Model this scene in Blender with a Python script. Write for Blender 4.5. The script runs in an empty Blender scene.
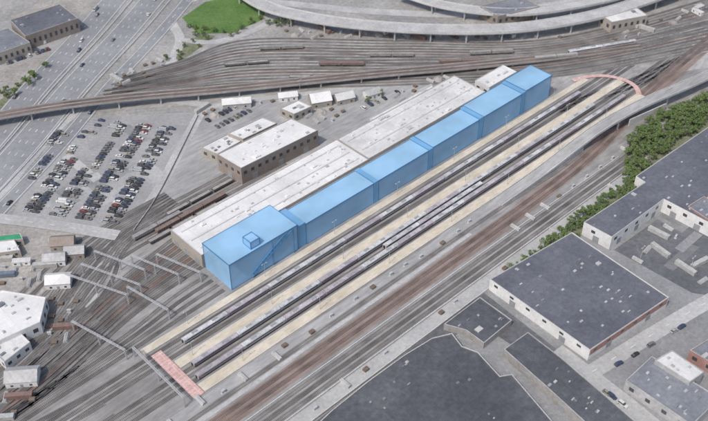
import bpy, math, random, bmesh
from mathutils import Vector
random.seed(11)
R=random.random
U=random.uniform
SC=bpy.context.scene
COL=SC.collection
# ---------------------------------------------------------------- survey: photo rectified to the ground plan (metres)
HC=330.0; FP=924.0; TH=math.radians(40)
def P(u,v,z=0.0):
    x=(u-354)/FP; y=(210.5-v)/FP
    t=(HC-z)/(math.sin(TH)-y*math.cos(TH))
    return Vector((t*x, t*(math.cos(TH)+y*math.sin(TH))))
O=Vector((-61.5,330.9)); ES=Vector((.7266,.687)); ET=Vector((.687,-.7266)); RANG=math.atan2(.687,.7266)
def S(s,t): return O+ES*s+ET*t
# ---------------------------------------------------------------- materials: haze put into the colours as lifted darks and softer contrast
def M(name,c1,c2=None,scale=.06,fine=.9,famt=.25,rough=.9,seam=None,spec=.3,streak=0,metal=0,c3=None,crack=0):
    m=bpy.data.materials.new(name); m.use_nodes=True
    nt=m.node_tree; N=nt.nodes; L=nt.links
    b=N['Principled BSDF']; b.inputs['Roughness'].default_value=rough; b.inputs['Metallic'].default_value=metal
    b.inputs['Specular IOR Level'].default_value=spec
    if c2 is None: c2=tuple(x*.8 for x in c1)
    g=N.new('ShaderNodeNewGeometry')
    n1=N.new('ShaderNodeTexNoise'); n1.inputs['Scale'].default_value=scale; n1.inputs['Detail'].default_value=6; n1.inputs['Roughness'].default_value=.65
    L.new(g.outputs['Position'],n1.inputs['Vector'])
    r=N.new('ShaderNodeValToRGB'); r.color_ramp.elements[0].position=.36; r.color_ramp.elements[1].position=.64
    r.color_ramp.elements[0].color=(*c1,1); r.color_ramp.elements[1].color=(*c2,1)
    if c3:
        e=r.color_ramp.elements.new(.5); e.color=(*c3,1)
    L.new(n1.outputs['Fac'],r.inputs['Fac'])
    n2=N.new('ShaderNodeTexNoise'); n2.inputs['Scale'].default_value=fine; n2.inputs['Detail'].default_value=5; n2.inputs['Roughness'].default_value=.75
    mp=N.new('ShaderNodeMapping'); mp.inputs['Rotation'].default_value=(0,0,-RANG)
    L.new(g.outputs['Position'],mp.inputs['Vector'])
    if streak:
        mp2=N.new('ShaderNodeMapping'); mp2.inputs['Scale'].default_value=(streak,1,1)
        L.new(mp.outputs[0],mp2.inputs['Vector']); L.new(mp2.outputs[0],n2.inputs['Vector'])
    else: L.new(g.outputs['Position'],n2.inputs['Vector'])
    mr=N.new('ShaderNodeMapRange'); mr.inputs[1].default_value=.3; mr.inputs[2].default_value=.7
    mr.inputs[3].default_value=1-famt; mr.inputs[4].default_value=1+famt
    L.new(n2.outputs['Fac'],mr.inputs[0])
    vm=N.new('ShaderNodeVectorMath'); vm.operation='SCALE'
    L.new(r.outputs[0],vm.inputs[0]); L.new(mr.outputs[0],vm.inputs['Scale'])
    out=vm.outputs[0]
    if seam:
        w,h,d=seam
        bt=N.new('ShaderNodeTexBrick'); bt.offset=0; bt.inputs['Scale'].default_value=1
        bt.inputs['Brick Width'].default_value=w; bt.inputs['Row Height'].default_value=h; bt.inputs['Mortar Size'].default_value=.14
        bt.inputs['Color1'].default_value=(1,1,1,1); bt.inputs['Color2'].default_value=(.9,.9,.91,1); bt.inputs['Mortar'].default_value=(d,d,d,1)
        L.new(mp.outputs[0],bt.inputs['Vector'])
        v2=N.new('ShaderNodeVectorMath'); v2.operation='MULTIPLY'
        L.new(out,v2.inputs[0]); L.new(bt.outputs['Color'],v2.inputs[1]); out=v2.outputs[0]
    if crack:
        vo=N.new('ShaderNodeTexVoronoi'); vo.feature='DISTANCE_TO_EDGE'; vo.inputs['Scale'].default_value=crack
        nz=N.new('ShaderNodeTexNoise'); nz.inputs['Scale'].default_value=crack*2.5; nz.inputs['Detail'].default_value=5; L.new(g.outputs['Position'],nz.inputs['Vector'])
        ad=N.new('ShaderNodeVectorMath'); ad.operation='MULTIPLY_ADD'; ad.inputs[1].default_value=(30,30,0)
        L.new(nz.outputs['Color'],ad.inputs[0]); L.new(g.outputs['Position'],ad.inputs[2]); L.new(ad.outputs[0],vo.inputs['Vector'])
        m2=N.new('ShaderNodeMapRange'); m2.inputs[1].default_value=0; m2.inputs[2].default_value=.015; m2.inputs[3].default_value=1.18; m2.inputs[4].default_value=1
        L.new(vo.outputs['Distance'],m2.inputs[0])
        v3=N.new('ShaderNodeVectorMath'); v3.operation='SCALE'; L.new(out,v3.inputs[0]); L.new(m2.outputs[0],v3.inputs['Scale']); out=v3.outputs[0]
    L.new(out,b.inputs['Base Color'])
    return m
m_ground=M('dusty_ground',(.24,.235,.225),(.355,.345,.33),.02,.35,.3,c3=(.29,.283,.27))
m_ballast=M('ballast',(.215,.207,.20),(.34,.33,.318),.035,.5,.32,streak=.12,c3=(.265,.257,.247))
m_fan=M('fan_ballast',(.25,.24,.23),(.40,.39,.375),.03,.4,.3,streak=.3,c3=(.32,.31,.295))
m_ballast2=M('brown_ballast',(.19,.145,.125),(.28,.225,.20),.05,.6,.3,streak=.08)
m_yardgrey=M('yard_grey',(.27,.27,.267),(.385,.383,.375),.03,.5,.24,streak=.15)
m_conc=M('concrete',(.47,.467,.455),(.57,.563,.55),.1,.8,.15)
m_conc2=M('weathered_concrete',(.355,.355,.35),(.47,.465,.46),.08,.6,.2)
m_conc3=M('stained_concrete',(.27,.255,.24),(.36,.345,.325),.08,.6,.25)
m_asph=M('asphalt_lot',(.11,.114,.124),(.165,.169,.178),.025,.35,.25,c3=(.132,.136,.146),crack=.03)
m_asph2=M('worn_asphalt',(.205,.207,.21),(.28,.282,.283),.03,.5,.2,crack=.04)
m_hwy=M('highway_asphalt',(.21,.215,.225),(.285,.29,.298),.02,.3,.15)
m_lot=M('parking_asphalt',(.265,.265,.265),(.35,.348,.345),.03,.5,.15,crack=.04)
m_road=M('pale_road',(.35,.35,.343),(.45,.446,.435),.04,.5,.18)
m_grass=M('grass',(.075,.15,.04),(.125,.20,.06),.05,.6,.3)
m_scrub=M('scrub',(.13,.155,.085),(.23,.225,.16),.05,.5,.4)
m_darkroof=M('dark_membrane_roof',(.105,.112,.132),(.15,.158,.18),.04,.5,.22,seam=(9,5,.87))
m_charroof=M('charcoal_roof',(.075,.08,.092),(.12,.125,.137),.03,.4,.25,seam=(14,8,1.1),c3=(.09,.095,.107))
m_greyroof=M('grey_membrane_roof',(.175,.187,.21),(.235,.247,.27),.05,.5,.2,seam=(7,4,.88))
m_whiteroof=M('white_roof',(.62,.617,.60),(.75,.743,.725),.05,.6,.09,seam=(9,8,.86))
m_whiteroof2=M('dirty_white_roof',(.53,.527,.51),(.69,.683,.665),.05,.5,.13,seam=(12,6,.88))
m_tanwall=M('tan_wall',(.33,.30,.26),(.40,.36,.32),.2,1.2,.15)
m_brown=M('brown_wall',(.25,.21,.185),(.30,.255,.225),.2,1.2,.15)
m_whitewall=M('white_wall',(.60,.595,.58),(.72,.71,.69),.15,.8,.12)
m_redwall=M('brick_red_wall',(.33,.19,.16),(.40,.24,.205),.2,1.2,.15)
m_glass=M('dark_glass',(.05,.055,.065),(.08,.085,.095),.3,1,.1,rough=.25,spec=.5)
m_door=M('grey_door',(.26,.27,.28),(.32,.33,.34),.3,1,.1,rough=.6)
m_metal=M('galvanised_steel',(.42,.43,.44),(.50,.51,.52),.3,1,.1,rough=.5,metal=.1)
m_rail=M('rail_steel',(.22,.205,.195),(.30,.28,.27),.3,1,.15,rough=.5,metal=.4)
m_plat=M('platform_paving',(.50,.445,.35),(.61,.555,.455),.06,.7,.18,streak=.3)
m_red=M('red_paving',(.52,.33,.30),(.60,.42,.385),.2,.8,.15,seam=(3.0,2.0,1.25))
m_white=M('white_paint',(.6,.6,.58),(.78,.78,.76),.2,1,.12)
m_dirt=M('dirt',(.26,.245,.225),(.38,.36,.335),.05,.5,.3)
m_wood=M('wood',(.17,.13,.10),(.23,.18,.145),.5,1.5,.2)
m_trunk=M('bark',(.07,.055,.04),(.1,.08,.06),1,2,.2)
m_green=M('green_roof_paint',(.04,.25,.13),(.06,.32,.17),.3,1,.1)
m_tyre=M('tyre',(.03,.03,.03),(.04,.04,.04),.5,1,.1)
leafs=[M('foliage_a',(.085,.135,.045),(.135,.185,.065),.2,1.5,.3),
       M('foliage_b',(.105,.155,.055),(.155,.205,.08),.2,1.5,.3)]
def track_mat(name,dark,light):
    m=bpy.data.materials.new(name); m.use_nodes=True; N=m.node_tree.nodes; L=m.node_tree.links
    b=N['Principled BSDF']; b.inputs['Roughness'].default_value=.9
    uv=N.new('ShaderNodeUVMap'); sx=N.new('ShaderNodeSeparateXYZ'); L.new(uv.outputs[0],sx.inputs[0])
    f=N.new('ShaderNodeMath'); f.operation='FRACT'; d=N.new('ShaderNodeMath'); d.operation='DIVIDE'; d.inputs[1].default_value=.75
    L.new(sx.outputs[0],d.inputs[0]); L.new(d.outputs[0],f.inputs[0])
    g=N.new('ShaderNodeMath'); g.operation='GREATER_THAN'; g.inputs[1].default_value=.42; L.new(f.outputs[0],g.inputs[0])
    geo=N.new('ShaderNodeNewGeometry'); n=N.new('ShaderNodeTexNoise'); n.inputs['Scale'].default_value=.09; n.inputs['Detail'].default_value=7
    L.new(geo.outputs['Position'],n.inputs['Vector'])
    mr=N.new('ShaderNodeMapRange'); mr.inputs[1].default_value=.3; mr.inputs[2].default_value=.7; mr.inputs[3].default_value=.6; mr.inputs[4].default_value=1.5
    L.new(n.outputs['Fac'],mr.inputs[0])
    mx=N.new('ShaderNodeMix'); mx.data_type='RGBA'; mx.inputs[6].default_value=(*dark,1); mx.inputs[7].default_value=(*light,1)
    L.new(g.outputs[0],mx.inputs[0])
    vm=N.new('ShaderNodeVectorMath'); vm.operation='SCALE'; L.new(mx.outputs[2],vm.inputs[0]); L.new(mr.outputs[0],vm.inputs['Scale'])
    L.new(vm.outputs[0],b.inputs['Base Color']); return m
m_sleep=track_mat('sleepers',(.11,.103,.098),(.22,.21,.20))
m_sleepd=track_mat('dark_sleepers',(.068,.062,.058),(.158,.148,.14))
m_sleepb=track_mat('brown_sleepers',(.10,.066,.052),(.19,.14,.12))
def blue_mat(name,c,tr):
    m=bpy.data.materials.new(name); m.use_nodes=True; N=m.node_tree.nodes; L=m.node_tree.links
    b=N['Principled BSDF']; b.inputs['Roughness'].default_value=.7; b.inputs['Alpha'].default_value=tr
    g=N.new('ShaderNodeNewGeometry'); n=N.new('ShaderNodeTexNoise'); n.inputs['Scale'].default_value=.05; n.inputs['Detail'].default_value=6
    L.new(g.outputs['Position'],n.inputs['Vector'])
    r=N.new('ShaderNodeValToRGB'); r.color_ramp.elements[0].color=(*[x*.88 for x in c],1); r.color_ramp.elements[1].color=(*[min(1,x*1.12) for x in c],1)
    r.color_ramp.elements[0].position=.35; r.color_ramp.elements[1].position=.65
    L.new(n.outputs['Fac'],r.inputs['Fac']); L.new(r.outputs[0],b.inputs['Base Color']); return m
m_blueroof=blue_mat('blue_roof',(.34,.57,.77),.68)
m_bluewall=blue_mat('blue_wall',(.35,.59,.83),.62)
m_bluedark=blue_mat('blue_edge',(.07,.24,.45),.85)
m_blueband=blue_mat('blue_band',(.22,.47,.73),.62)
# ---------------------------------------------------------------- mesh helpers
def mesh_obj(name,V,Fc,mats,mi=None,parent=None,uv=None,smooth=False):
    me=bpy.data.meshes.new(name); me.from_pydata([tuple(v) for v in V],[],Fc)
    for m in (mats if isinstance(mats,(list,tuple)) else [mats]): me.materials.append(m)
    if mi:
        for p,i in zip(me.polygons,mi): p.material_index=i
    if uv:
        l=me.uv_layers.new(name='UVMap')
        for p in me.polygons:
            for li in p.loop_indices: l.data[li].uv=uv[me.loops[li].vertex_index]
    if smooth:
        for p in me.polygons: p.use_smooth=True
    me.update()
    o=bpy.data.objects.new(name,me); COL.objects.link(o)
    if parent: o.parent=parent
    return o
def tag(o,label,cat=None,group=None,kind=None):
    o['label']=label
    if cat: o['category']=cat
    if group: o['group']=group
    if kind: o['kind']=kind
    return o
def empty(name,loc,label,cat,group=None,rot=0):
    e=bpy.data.objects.new(name,None); e.location=loc; e.rotation_euler=(0,0,rot); e.empty_display_size=1; COL.objects.link(e)
    return tag(e,label,cat,group)
class B:
    def __init__(s): s.V=[];s.F=[];s.M=[]
    def box(s,x0,x1,y0,y1,z0,z1,m=0):
        n=len(s.V)
        for z in(z0,z1):
            s.V+= [(x0,y0,z),(x1,y0,z),(x1,y1,z),(x0,y1,z)]
        s.F+=[(n+3,n+2,n+1,n),(n+4,n+5,n+6,n+7)]+[(n+i,n+(i+1)%4,n+4+(i+1)%4,n+4+i) for i in range(4)]
        s.M+=[m]*6; return s
    def quadbox(s,c,z0,z1,m=0):
        n=len(s.V)
        for z in(z0,z1): s.V+=[(p[0],p[1],z) for p in c]
        s.F+=[(n+3,n+2,n+1,n),(n+4,n+5,n+6,n+7)]+[(n+i,n+(i+1)%4,n+4+(i+1)%4,n+4+i) for i in range(4)]
        s.M+=[m]*6; return s
    def beam(s,a,b,w,m=0):
        a=Vector(a);b=Vector(b);d=(b-a).normalized()
        up=Vector((0,0,1)) if abs(d.z)<.95 else Vector((1,0,0))
        x=d.cross(up).normalized()*w/2; y=d.cross(x).normalized()*w/2
        n=len(s.V)
        for p in(a,b): s.V+=[tuple(p+x+y),tuple(p-x+y),tuple(p-x-y),tuple(p+x-y)]
        s.F+=[(n+3,n+2,n+1,n),(n+4,n+5,n+6,n+7)]+[(n+i,n+(i+1)%4,n+4+(i+1)%4,n+4+i) for i in range(4)]
        s.M+=[m]*6; return s
    def cyl(s,cx,cy,z0,z1,r0,r1=None,k=8,m=0,axis='z'):
        r1=r0 if r1 is None else r1; n=len(s.V)
        for z,r in((z0,r0),(z1,r1)):
            for i in range(k):
                a=2*math.pi*i/k; p=(cx+r*math.cos(a),cy+r*math.sin(a),z)
                if axis=='y': p=(cx+r*math.cos(a),z,cy+r*math.sin(a))
                s.V.append(p)
        s.F+=[tuple(n+i for i in range(k))[::-1],tuple(n+k+i for i in range(k))]+[(n+i,n+(i+1)%k,n+k+(i+1)%k,n+k+i) for i in range(k)]
        s.M+=[m]*(k+2); return s
    def loft(s,secs,m=0,cap=True):
        n=len(s.V);k=len(secs[0])
        for q in secs: s.V+=q
        for j in range(len(secs)-1):
            for i in range(k):
                s.F.append((n+j*k+i,n+j*k+(i+1)%k,n+(j+1)*k+(i+1)%k,n+(j+1)*k+i)); s.M.append(m)
        if cap:
            s.F+=[tuple(n+i for i in range(k))[::-1],tuple(n+(len(secs)-1)*k+i for i in range(k))]; s.M+=[m,m]
        return s
    def make(s,name,mats,parent=None): return mesh_obj(name,s.V,s.F,mats,s.M,parent)
def copy_of(o,parent=None):
    c=o.copy(); COL.objects.link(c)
    if parent: c.parent=parent
    return c
def copy_thing(top,loc,rot,label=None):
    t=top.copy(); COL.objects.link(t); t.location=loc; t.rotation_euler=(0,0,rot)
    for ch in top.children:
        c=copy_of(ch,t)
        for g in ch.children: copy_of(g,c)
    if label: t['label']=label
    return t
def resample(pts,step=6):
    pts=[Vector(p[:3]) if len(p)>2 else Vector((p[0],p[1],0)) for p in pts]
    if len(pts)==2: 
        n=max(1,int((pts[1]-pts[0]).length/step)); return [pts[0].lerp(pts[1],i/n) for i in range(n+1)]
    out=[]; q=[2*pts[0]-pts[1]]+pts+[2*pts[-1]-pts[-2]]
    for i in range(1,len(q)-2):
        p0,p1,p2,p3=q[i-1:i+3]; n=max(2,int((p2-p1).length/step))
        for j in range(n):
            t=j/n; out.append(.5*((2*p1)+(p2-p0)*t+(2*p0-5*p1+4*p2-p3)*t*t+(3*p1-p0-3*p2+p3)*t**3))
    out.append(q[-2]); return out
def offs(path,d):
    out=[]
    for i,p in enumerate(path):
        a=path[max(0,i-1)]; b=path[min(len(path)-1,i+1)]; t=(b-a); t.z=0; t.normalize()
        out.append(p+Vector((t.y,-t.x,0))*d)
    return out
def strip_into(V,Fc,Mi,UV,path,d0,d1,dz0,dz1,m):
    a=offs(path,d0); b=offs(path,d1); n=len(V); L=0
    for i,(p,q) in enumerate(zip(a,b)):
        if i: L+=(path[i]-path[i-1]).length
        V.append((p.x,p.y,p.z+dz0)); V.append((q.x,q.y,q.z+dz1)); UV+=[(L,0),(L,1)]
    for i in range(len(path)-1):
        Fc.append((n+2*i+1,n+2*i+3,n+2*i+2,n+2*i)); Mi.append(m)
def fixup(o):
    bm=bmesh.new(); bm.from_mesh(o.data)
    for f in bm.faces:
        f.normal_update()
        if f.normal.z<-.01: f.normal_flip()
    bm.to_mesh(o.data); bm.free()
def recalc(o):
    bm=bmesh.new(); bm.from_mesh(o.data); bmesh.ops.recalc_face_normals(bm,faces=bm.faces); bm.to_mesh(o.data); bm.free()
def road(name,pts,w,z,mat,label,step=6):
    path=resample(pts,step); V,Fc,Mi,UV=[],[],[],[]
    strip_into(V,Fc,Mi,UV,path,-w/2,w/2,z,z,0)
    o=mesh_obj(name,V,Fc,mat,Mi,uv=UV); fixup(o); return tag(o,label,kind='structure')
def markings(name,pts,offsets,z,label,dash=None,w=.3,mat=None):
    path=resample(pts,3); V,Fc,Mi,UV=[],[],[],[]
    for off,ds in offsets:
        if not ds: strip_into(V,Fc,Mi,UV,path,off-w/2,off+w/2,z,z,0)
        else:
            i=0
            while i<len(path)-2:
                strip_into(V,Fc,Mi,UV,path[i:i+2],off-w/2,off+w/2,z,z,0); i+=4
    o=mesh_obj(name,V,Fc,mat or m_white,Mi); fixup(o); return tag(o,label,kind='structure')
def patch(name,pts,z,mat,label):
    o=mesh_obj(name,[(p[0],p[1],z) for p in pts],[tuple(range(len(pts)))],mat); fixup(o)
    return tag(o,label,kind='structure')
def pxs(l,z=0): return [P(u,v,z) for u,v in l]
def sts(l): return [S(s,t) for s,t in l]
def track(pts,kind=0,z=0,bed=None):
    path=resample(pts,6)
    for p in path: p.z+=z
    V,Fc,Mi,UV=[],[],[],[]
    strip_into(V,Fc,Mi,UV,path,-1.3,1.3,.16,.16,0)
    strip_into(V,Fc,Mi,UV,path,-2.0,-1.3,.02,.155,2); strip_into(V,Fc,Mi,UV,path,1.3,2.0,.155,.02,2)
    for c in(-.74,.74):
        strip_into(V,Fc,Mi,UV,path,c-.08,c+.08,.34,.34,1)
        strip_into(V,Fc,Mi,UV,path,c-.08,c-.078,.16,.34,1)
        strip_into(V,Fc,Mi,UV,path,c+.078,c+.08,.34,.16,1)
    o=mesh_obj('railway_track',V,Fc,[(m_sleep,m_sleepb,m_sleepd)[kind],m_rail,bed or (m_ballast2 if kind==1 else m_ballast)],Mi,uv=UV); fixup(o)
    return tag(o,('railway track with worn grey sleepers on ballast','railway track with rusty brown sleepers on ballast','railway track with dark oily sleepers on ballast')[kind],'railway track','tracks of the rail yard',kind='structure')
# ---------------------------------------------------------------- ground
patch('ground',[(-4000,-2500),(4000,-2500),(4000,6000),(-4000,6000)],0,m_ground,'dusty grey brown ground around the rail yard')
patch('rail_yard_ground',sts([(-190,-20),(-60,-75),(60,-72),(225,-62),(330,-30),(470,-20),(470,90),(300,86),(-190,86)]),.03,m_ballast,'brown grey ballast of the rail yard')
patch('rail_fan_ground',pxs([(90,112),(110,82),(230,38),(380,40),(560,34),(720,-8),(760,60),(640,78),(560,82),(450,78),(330,92),(200,104)]),.05,m_fan,'pale ballast under the fan of tracks')
patch('service_ground',sts([(-190,44.5),(235,44.5),(235,51),(-190,51)]),.06,m_yardgrey,'grey gravel service strip beside the platforms')
patch('service_ground',sts([(-190,67.5),(300,70),(300,81),(-190,81)]),.065,m_yardgrey,'grey gravel strip along the outer tracks')
patch('service_ground',sts([(-190,53.5),(120,53),(120,55.4),(-190,56.5)]),.065,m_conc2,'pale gravel strip beside brown tracks')
patch('brown_track_bed',sts([(-190,57.5),(150,56.5),(235,49),(300,35),(380,27),(470,22),(470,36),(380,42),(300,50),(235,60),(200,63),(130,66.5),(-190,66.5)]),.07,m_ballast2,'rusty brown ballast bed of the through tracks')
patch('lineside_road',sts([(-190,81),(330,80),(330,86),(150,87.5),(-190,89)]),.09,m_road,'pale gravel road along the tracks')
patch('parking_ground',pxs([(12,216),(52,133),(85,118),(196,112),(134,230),(60,228)]),.06,m_lot,'worn grey asphalt parking lot')
patch('service_yard_ground',pxs([(196,112),(330,92),(470,75),(300,165),(190,222),(134,230)]),.05,m_yardgrey,'pale grey service yard behind the long shed')
patch('construction_yard_ground',pxs([(-40,225),(12,217),(104,238),(92,300),(70,380),(-80,440)]),.05,m_dirt,'bare dirt of the construction yard')
patch('dark_parking_lot',pxs([(302,432),(484,293),(560,352),(640,440)]),.10,m_asph,'large dark patched asphalt lot')
m_rep1=M('dark_repair',(.10,.103,.113),(.125,.129,.14),.1,.6,.2); m_rep2=M('pale_repair',(.165,.168,.173),(.205,.207,.21),.1,.6,.2)
patch('lot_pavement',pxs([(452,338),(476,322),(516,348),(600,420),(600,440),(570,440),(510,386)]),.125,m_asph2,'strip of worn asphalt crossing the dark lot')
patch('industrial_ground',pxs([(484,293),(585,222),(740,120),(800,440),(620,440),(560,352)]),.08,m_asph2,'worn asphalt between the warehouses')
patch('roof_parking_ground',pxs([(614,250),(668,212),(740,243),(740,300),(692,293)]),.11,m_asph,'dark asphalt loading lot by the white building')
patch('grass_verge',pxs([(182,18),(205,2),(240,-6),(268,4),(262,20),(232,33),(198,34)]),.08,m_grass,'green grass inside the road loop')
patch('grass_verge',sts([(100,88.5),(230,86.2),(330,78),(420,84),(420,97),(330,93),(240,96),(160,96.5),(100,93)]),.11,m_scrub,'scrub grass bank under the trees')
patch('grass_verge',pxs([(0,100),(45,62),(52,70),(0,112)]),.07,m_scrub,'dry grass verge beside the highway')
patch('grass_verge',pxs([(165,60),(200,34),(216,36),(175,66)]),.07,m_scrub,'dry grass bank beside the ramp')
patch('roadside_ground',pxs([(-60,60),(60,-10),(110,-10),(50,62),(-60,150)]),.04,m_dirt,'brown bare ground beside the highway')
patch('office_parking_ground',pxs([(-40,62),(0,22),(70,10),(92,22),(50,52),(0,70)]),.065,m_lot,'asphalt car park beside the office building')
random.seed(3)
def inpoly(p,poly):
    c=False;n=len(poly)
    for i in range(n):
        a=poly[i];b=poly[i-1]
        if (a[1]>p[1])!=(b[1]>p[1]) and p[0]<(b[0]-a[0])*(p[1]-a[1])/(b[1]-a[1])+a[0]: c=not c
    return c
def repairs(poly,n,z,mats,label):
    pp=pxs(poly); xs=[p.x for p in pp];ys=[p.y for p in pp];c=0
    while c<n:
        q=Vector((U(min(xs),max(xs)),U(min(ys),max(ys)))); c+=1
        if not inpoly(q,pp): continue
        a=RANG+random.choice((0,math.pi/2)); l=U(3,14); w=U(1.2,5); d=Vector((math.cos(a),math.sin(a)))*l; e=Vector((-math.sin(a),math.cos(a)))*w
        patch('asphalt_repair',[q-d-e,q+d-e*U(.8,1.2),q+d*U(.8,1)+e,q-d+e],z+c*.0008,random.choice(mats),label)
repairs([(30,208),(60,140),(180,122),(125,222)],12,.07,[m_asph2,m_road],'rectangular asphalt repair in the parking lot')
repairs([(620,250),(668,216),(735,245),(735,290)],9,.115,[m_rep1,m_rep2,m_asph2],'rectangular asphalt repair in the loading lot')
# ---------------------------------------------------------------- roads
def hp(off): return [P(-60+off,235),P(20+off,150),P(75+off,85),P(128+off,28),P(185+off,-40)]
for off,w in((-38,20),(0,20),(36,10)):
    road('highway_road',hp(off),w,.15,m_hwy,'grey multi lane highway carriageway')
    markings('lane_marking',hp(off),[(-w/2+1,0),(w/2-1,0)]+([(-w/2+5.5,1),(0,1),(w/2-5.5,1)] if w>12 else [(0,1)]),.18,'white painted highway lane lines')
for off in(-19,19):
    path=resample(hp(off),6); V,Fc,Mi,UV=[],[],[],[]
    strip_into(V,Fc,Mi,UV,path,-.25,.25,.9,.9,0); strip_into(V,Fc,Mi,UV,path,-.5,-.25,.05,.9,0); strip_into(V,Fc,Mi,UV,path,.25,.5,.9,.05,0)
    o=mesh_obj('highway_barrier',V,Fc,m_conc,Mi); fixup(o); tag(o,'pale concrete median barrier between highway carriageways','barrier','highway barriers')
rds=[('access_road',[(205,105),(180,150),(152,200),(118,236),(103,258),(95,285),(84,312),(66,336)],6.5,.12,m_road),
 ('access_road',[(118,236),(70,228),(10,220),(-60,214)],8,.40,m_road),
 ('access_road',[(205,105),(150,100),(80,112),(30,160),(0,200)],6,.125,m_road),
 ('access_road',[(205,108),(260,99),(340,90),(450,76),(520,66)],5,.14,m_road),
 ('loop_road',[(168,70),(180,40),(172,20),(188,2),(230,-14)],7,.14,m_conc2),
 ('loop_road',[(180,40),(215,42),(255,30),(275,14),(268,-10)],6,.15,m_conc2),
 ('street',[(556,350),(580,368),(640,415),(680,450)],9,.14,m_road),
 ('street',[(592,372),(640,342),(690,312),(760,272)],8,.15,m_road),
 ('far_road',[(270,2),(380,12),(480,14),(560,4),(620,-12)],9,.12,m_conc2)]
for n,p,w,z,m in rds:
    road(n,pxs(p),w,z,m,'pale worn asphalt road' if w<8 else 'wide worn grey road')
    if w in(7,8): markings('road_marking',pxs(p),[(0,1)],z+.03,'broken white centre line of the road',w=.25)
# ---------------------------------------------------------------- parking bay lines
pe=(P(180,130)-P(125,222)).normalized(); pn=Vector((-pe.y,pe.x)); p0=P(124,226)+pn*2
V=[];Fc=[]
rows=[]
for k in range(6):
    base=4+k*15.5
    rows+= [(base,1),(base+5.2,-1)]
    for j in range(35):
        a=p0+pe*(j*2.75)+pn*(base-2.6); b=p0+pe*(j*2.75)+pn*(base+7.8)
        c=pe*.08; n=len(V); V+=[(q.x,q.y,.115) for q in(a-c,b-c,b+c,a+c)]; Fc.append((n,n+1,n+2,n+3))
o=mesh_obj('parking_bay_marking',V,Fc,m_conc); fixup(o); tag(o,'white painted parking bay lines on asphalt',kind='structure')
# ---------------------------------------------------------------- cars
paints=[('silver',(.36,.37,.38)),('white',(.62,.62,.6)),('black',(.035,.035,.038)),('dark_blue',(.05,.065,.12)),('red',(.22,.045,.04)),('grey',(.16,.165,.17)),('dark_grey',(.08,.085,.09)),('beige',(.30,.27,.22))]
def car_mesh(kind,pm):
    b=B()
    L2,W2=(2.3,.92) if kind=='car' else (2.45,.97) if kind=='suv' else (3.4,1.05)
    hb=.85 if kind!='van' else 1.1; top=1.45 if kind=='car' else 1.75 if kind=='suv' else 2.6
    def sec(x,w,z0,z1): return [(x,-w,z0),(x,w,z0),(x,w*1.0,z1*.8),(x,w*.86,z1),(x,-w*.86,z1),(x,-w*1.0,z1*.8)]
    b.loft([sec(-L2,W2*.8,.4,hb*.85),sec(-L2+.25,W2,.25,hb),sec(0,W2,.22,hb+.04),sec(L2-.6,W2,.25,hb*.95),sec(L2,W2*.78,.38,hb*.72)],0)
    if kind=='car': xs=(-1.75,-1.15,.35,1.1)
    elif kind=='suv': xs=(-2.25,-1.95,.45,1.2)
    else: xs=(-3.3,-3.2,1.7,2.5)
    lo=hb; w=W2*.84
    def ring(x0,x1,ww,z): return [(x0,-ww,z),(x1,-ww,z),(x1,ww,z),(x0,ww,z)]
    b.loft([ring(xs[0],xs[3],w,lo),ring(xs[1],xs[2],w*.86,top-.06)],1 if kind!='van' else 0)
    b.loft([ring(xs[1]-.02,xs[2]+.02,w*.87,top-.06),ring(xs[1]+.1,xs[2]-.1,w*.78,top)],0)
    if kind=='van': b.box(1.9,2.35,-w*.8,w*.8,1.4,2.1,1)
    for x in(-L2*.62,L2*.62):
        for y in(-W2,W2-.2): b.cyl(x,.33,y,y+.2,.33,k=8,m=2,axis='y')
    for y in(-W2-.12,W2): b.box(xs[3]-.35,xs[3]-.2,y,y+.12,hb,hb+.15,0)
    o=b.make('parked_car',[pm,m_glass,m_tyre]); me=o.data; bpy.data.objects.remove(o); return me
car_meshes=[]
for n,c in paints:
    pm=M('car_paint_'+n,c,tuple(x*.95 for x in c),.3,1,.04,rough=.35,spec=.5)
    for k in('car','suv'): car_meshes.append((car_mesh(k,pm),n.replace('_',' '),k))
    if n in('white','silver'): car_meshes.append((car_mesh('van',pm),n,'van'))
carn=[0]
wts=[(1.4 if m[1] in('grey','black','dark grey','dark blue') else .8 if m[2]!='van' else .15)*(.35 if m[1]=='red' else 1) for m in car_meshes]
def car(p,ang,where,group,z=.14,moving=False):
    me,c,k=random.choices(car_meshes,wts)[0]
    nm={'car':'parked_car','suv':'parked_suv','van':'parked_van'}[k]
    if moving: nm=nm.replace('parked_','')
    o=bpy.data.objects.new(nm,me); COL.objects.link(o); o.location=(p[0],p[1],z); o.rotation_euler=(0,0,ang)
    tag(o,f'{c} {"sedan" if k=="car" else k} {where}','car' if k!='van' else 'van',group); carn[0]+=1
lotpoly=pxs([(14,214),(54,134),(88,120),(192,116),(131,228),(60,226)])
for off,sg in rows:
    dens=U(.65,.92); 
    for j in range(34):
        q=p0+pe*(j*2.75+1.38)+pn*off
        if not inpoly(q,lotpoly): continue
        if R()<dens*(.45 if 40<off<70 and j>18 else 1) and carn[0]<215:
            car(q+pn*U(-.3,.3),math.atan2(pn.y,pn.x)+(math.pi if sg>0 else 0)+U(-.03,.03),'parked in a yard lot bay','cars parked in the yard lot')
def carline(a,b,n,dens,head,where,group,jit=.3):
    a=P(*a);b=P(*b)
    for i in range(n):
        if R()<dens:
            q=a.lerp(b,(i+.5)/n); d=b-a; an=math.atan2(d.y,d.x)+(math.pi/2 if head else 0)
            car(q+Vector((U(-jit,jit),U(-jit,jit))),an+U(-.05,.05),where,group)
carline((2,56),(45,42),14,.8,True,'parked beside office building','cars parked by the office')
carline((6,64),(50,49),14,.7,True,'parked beside office building','cars parked by the office')
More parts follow.
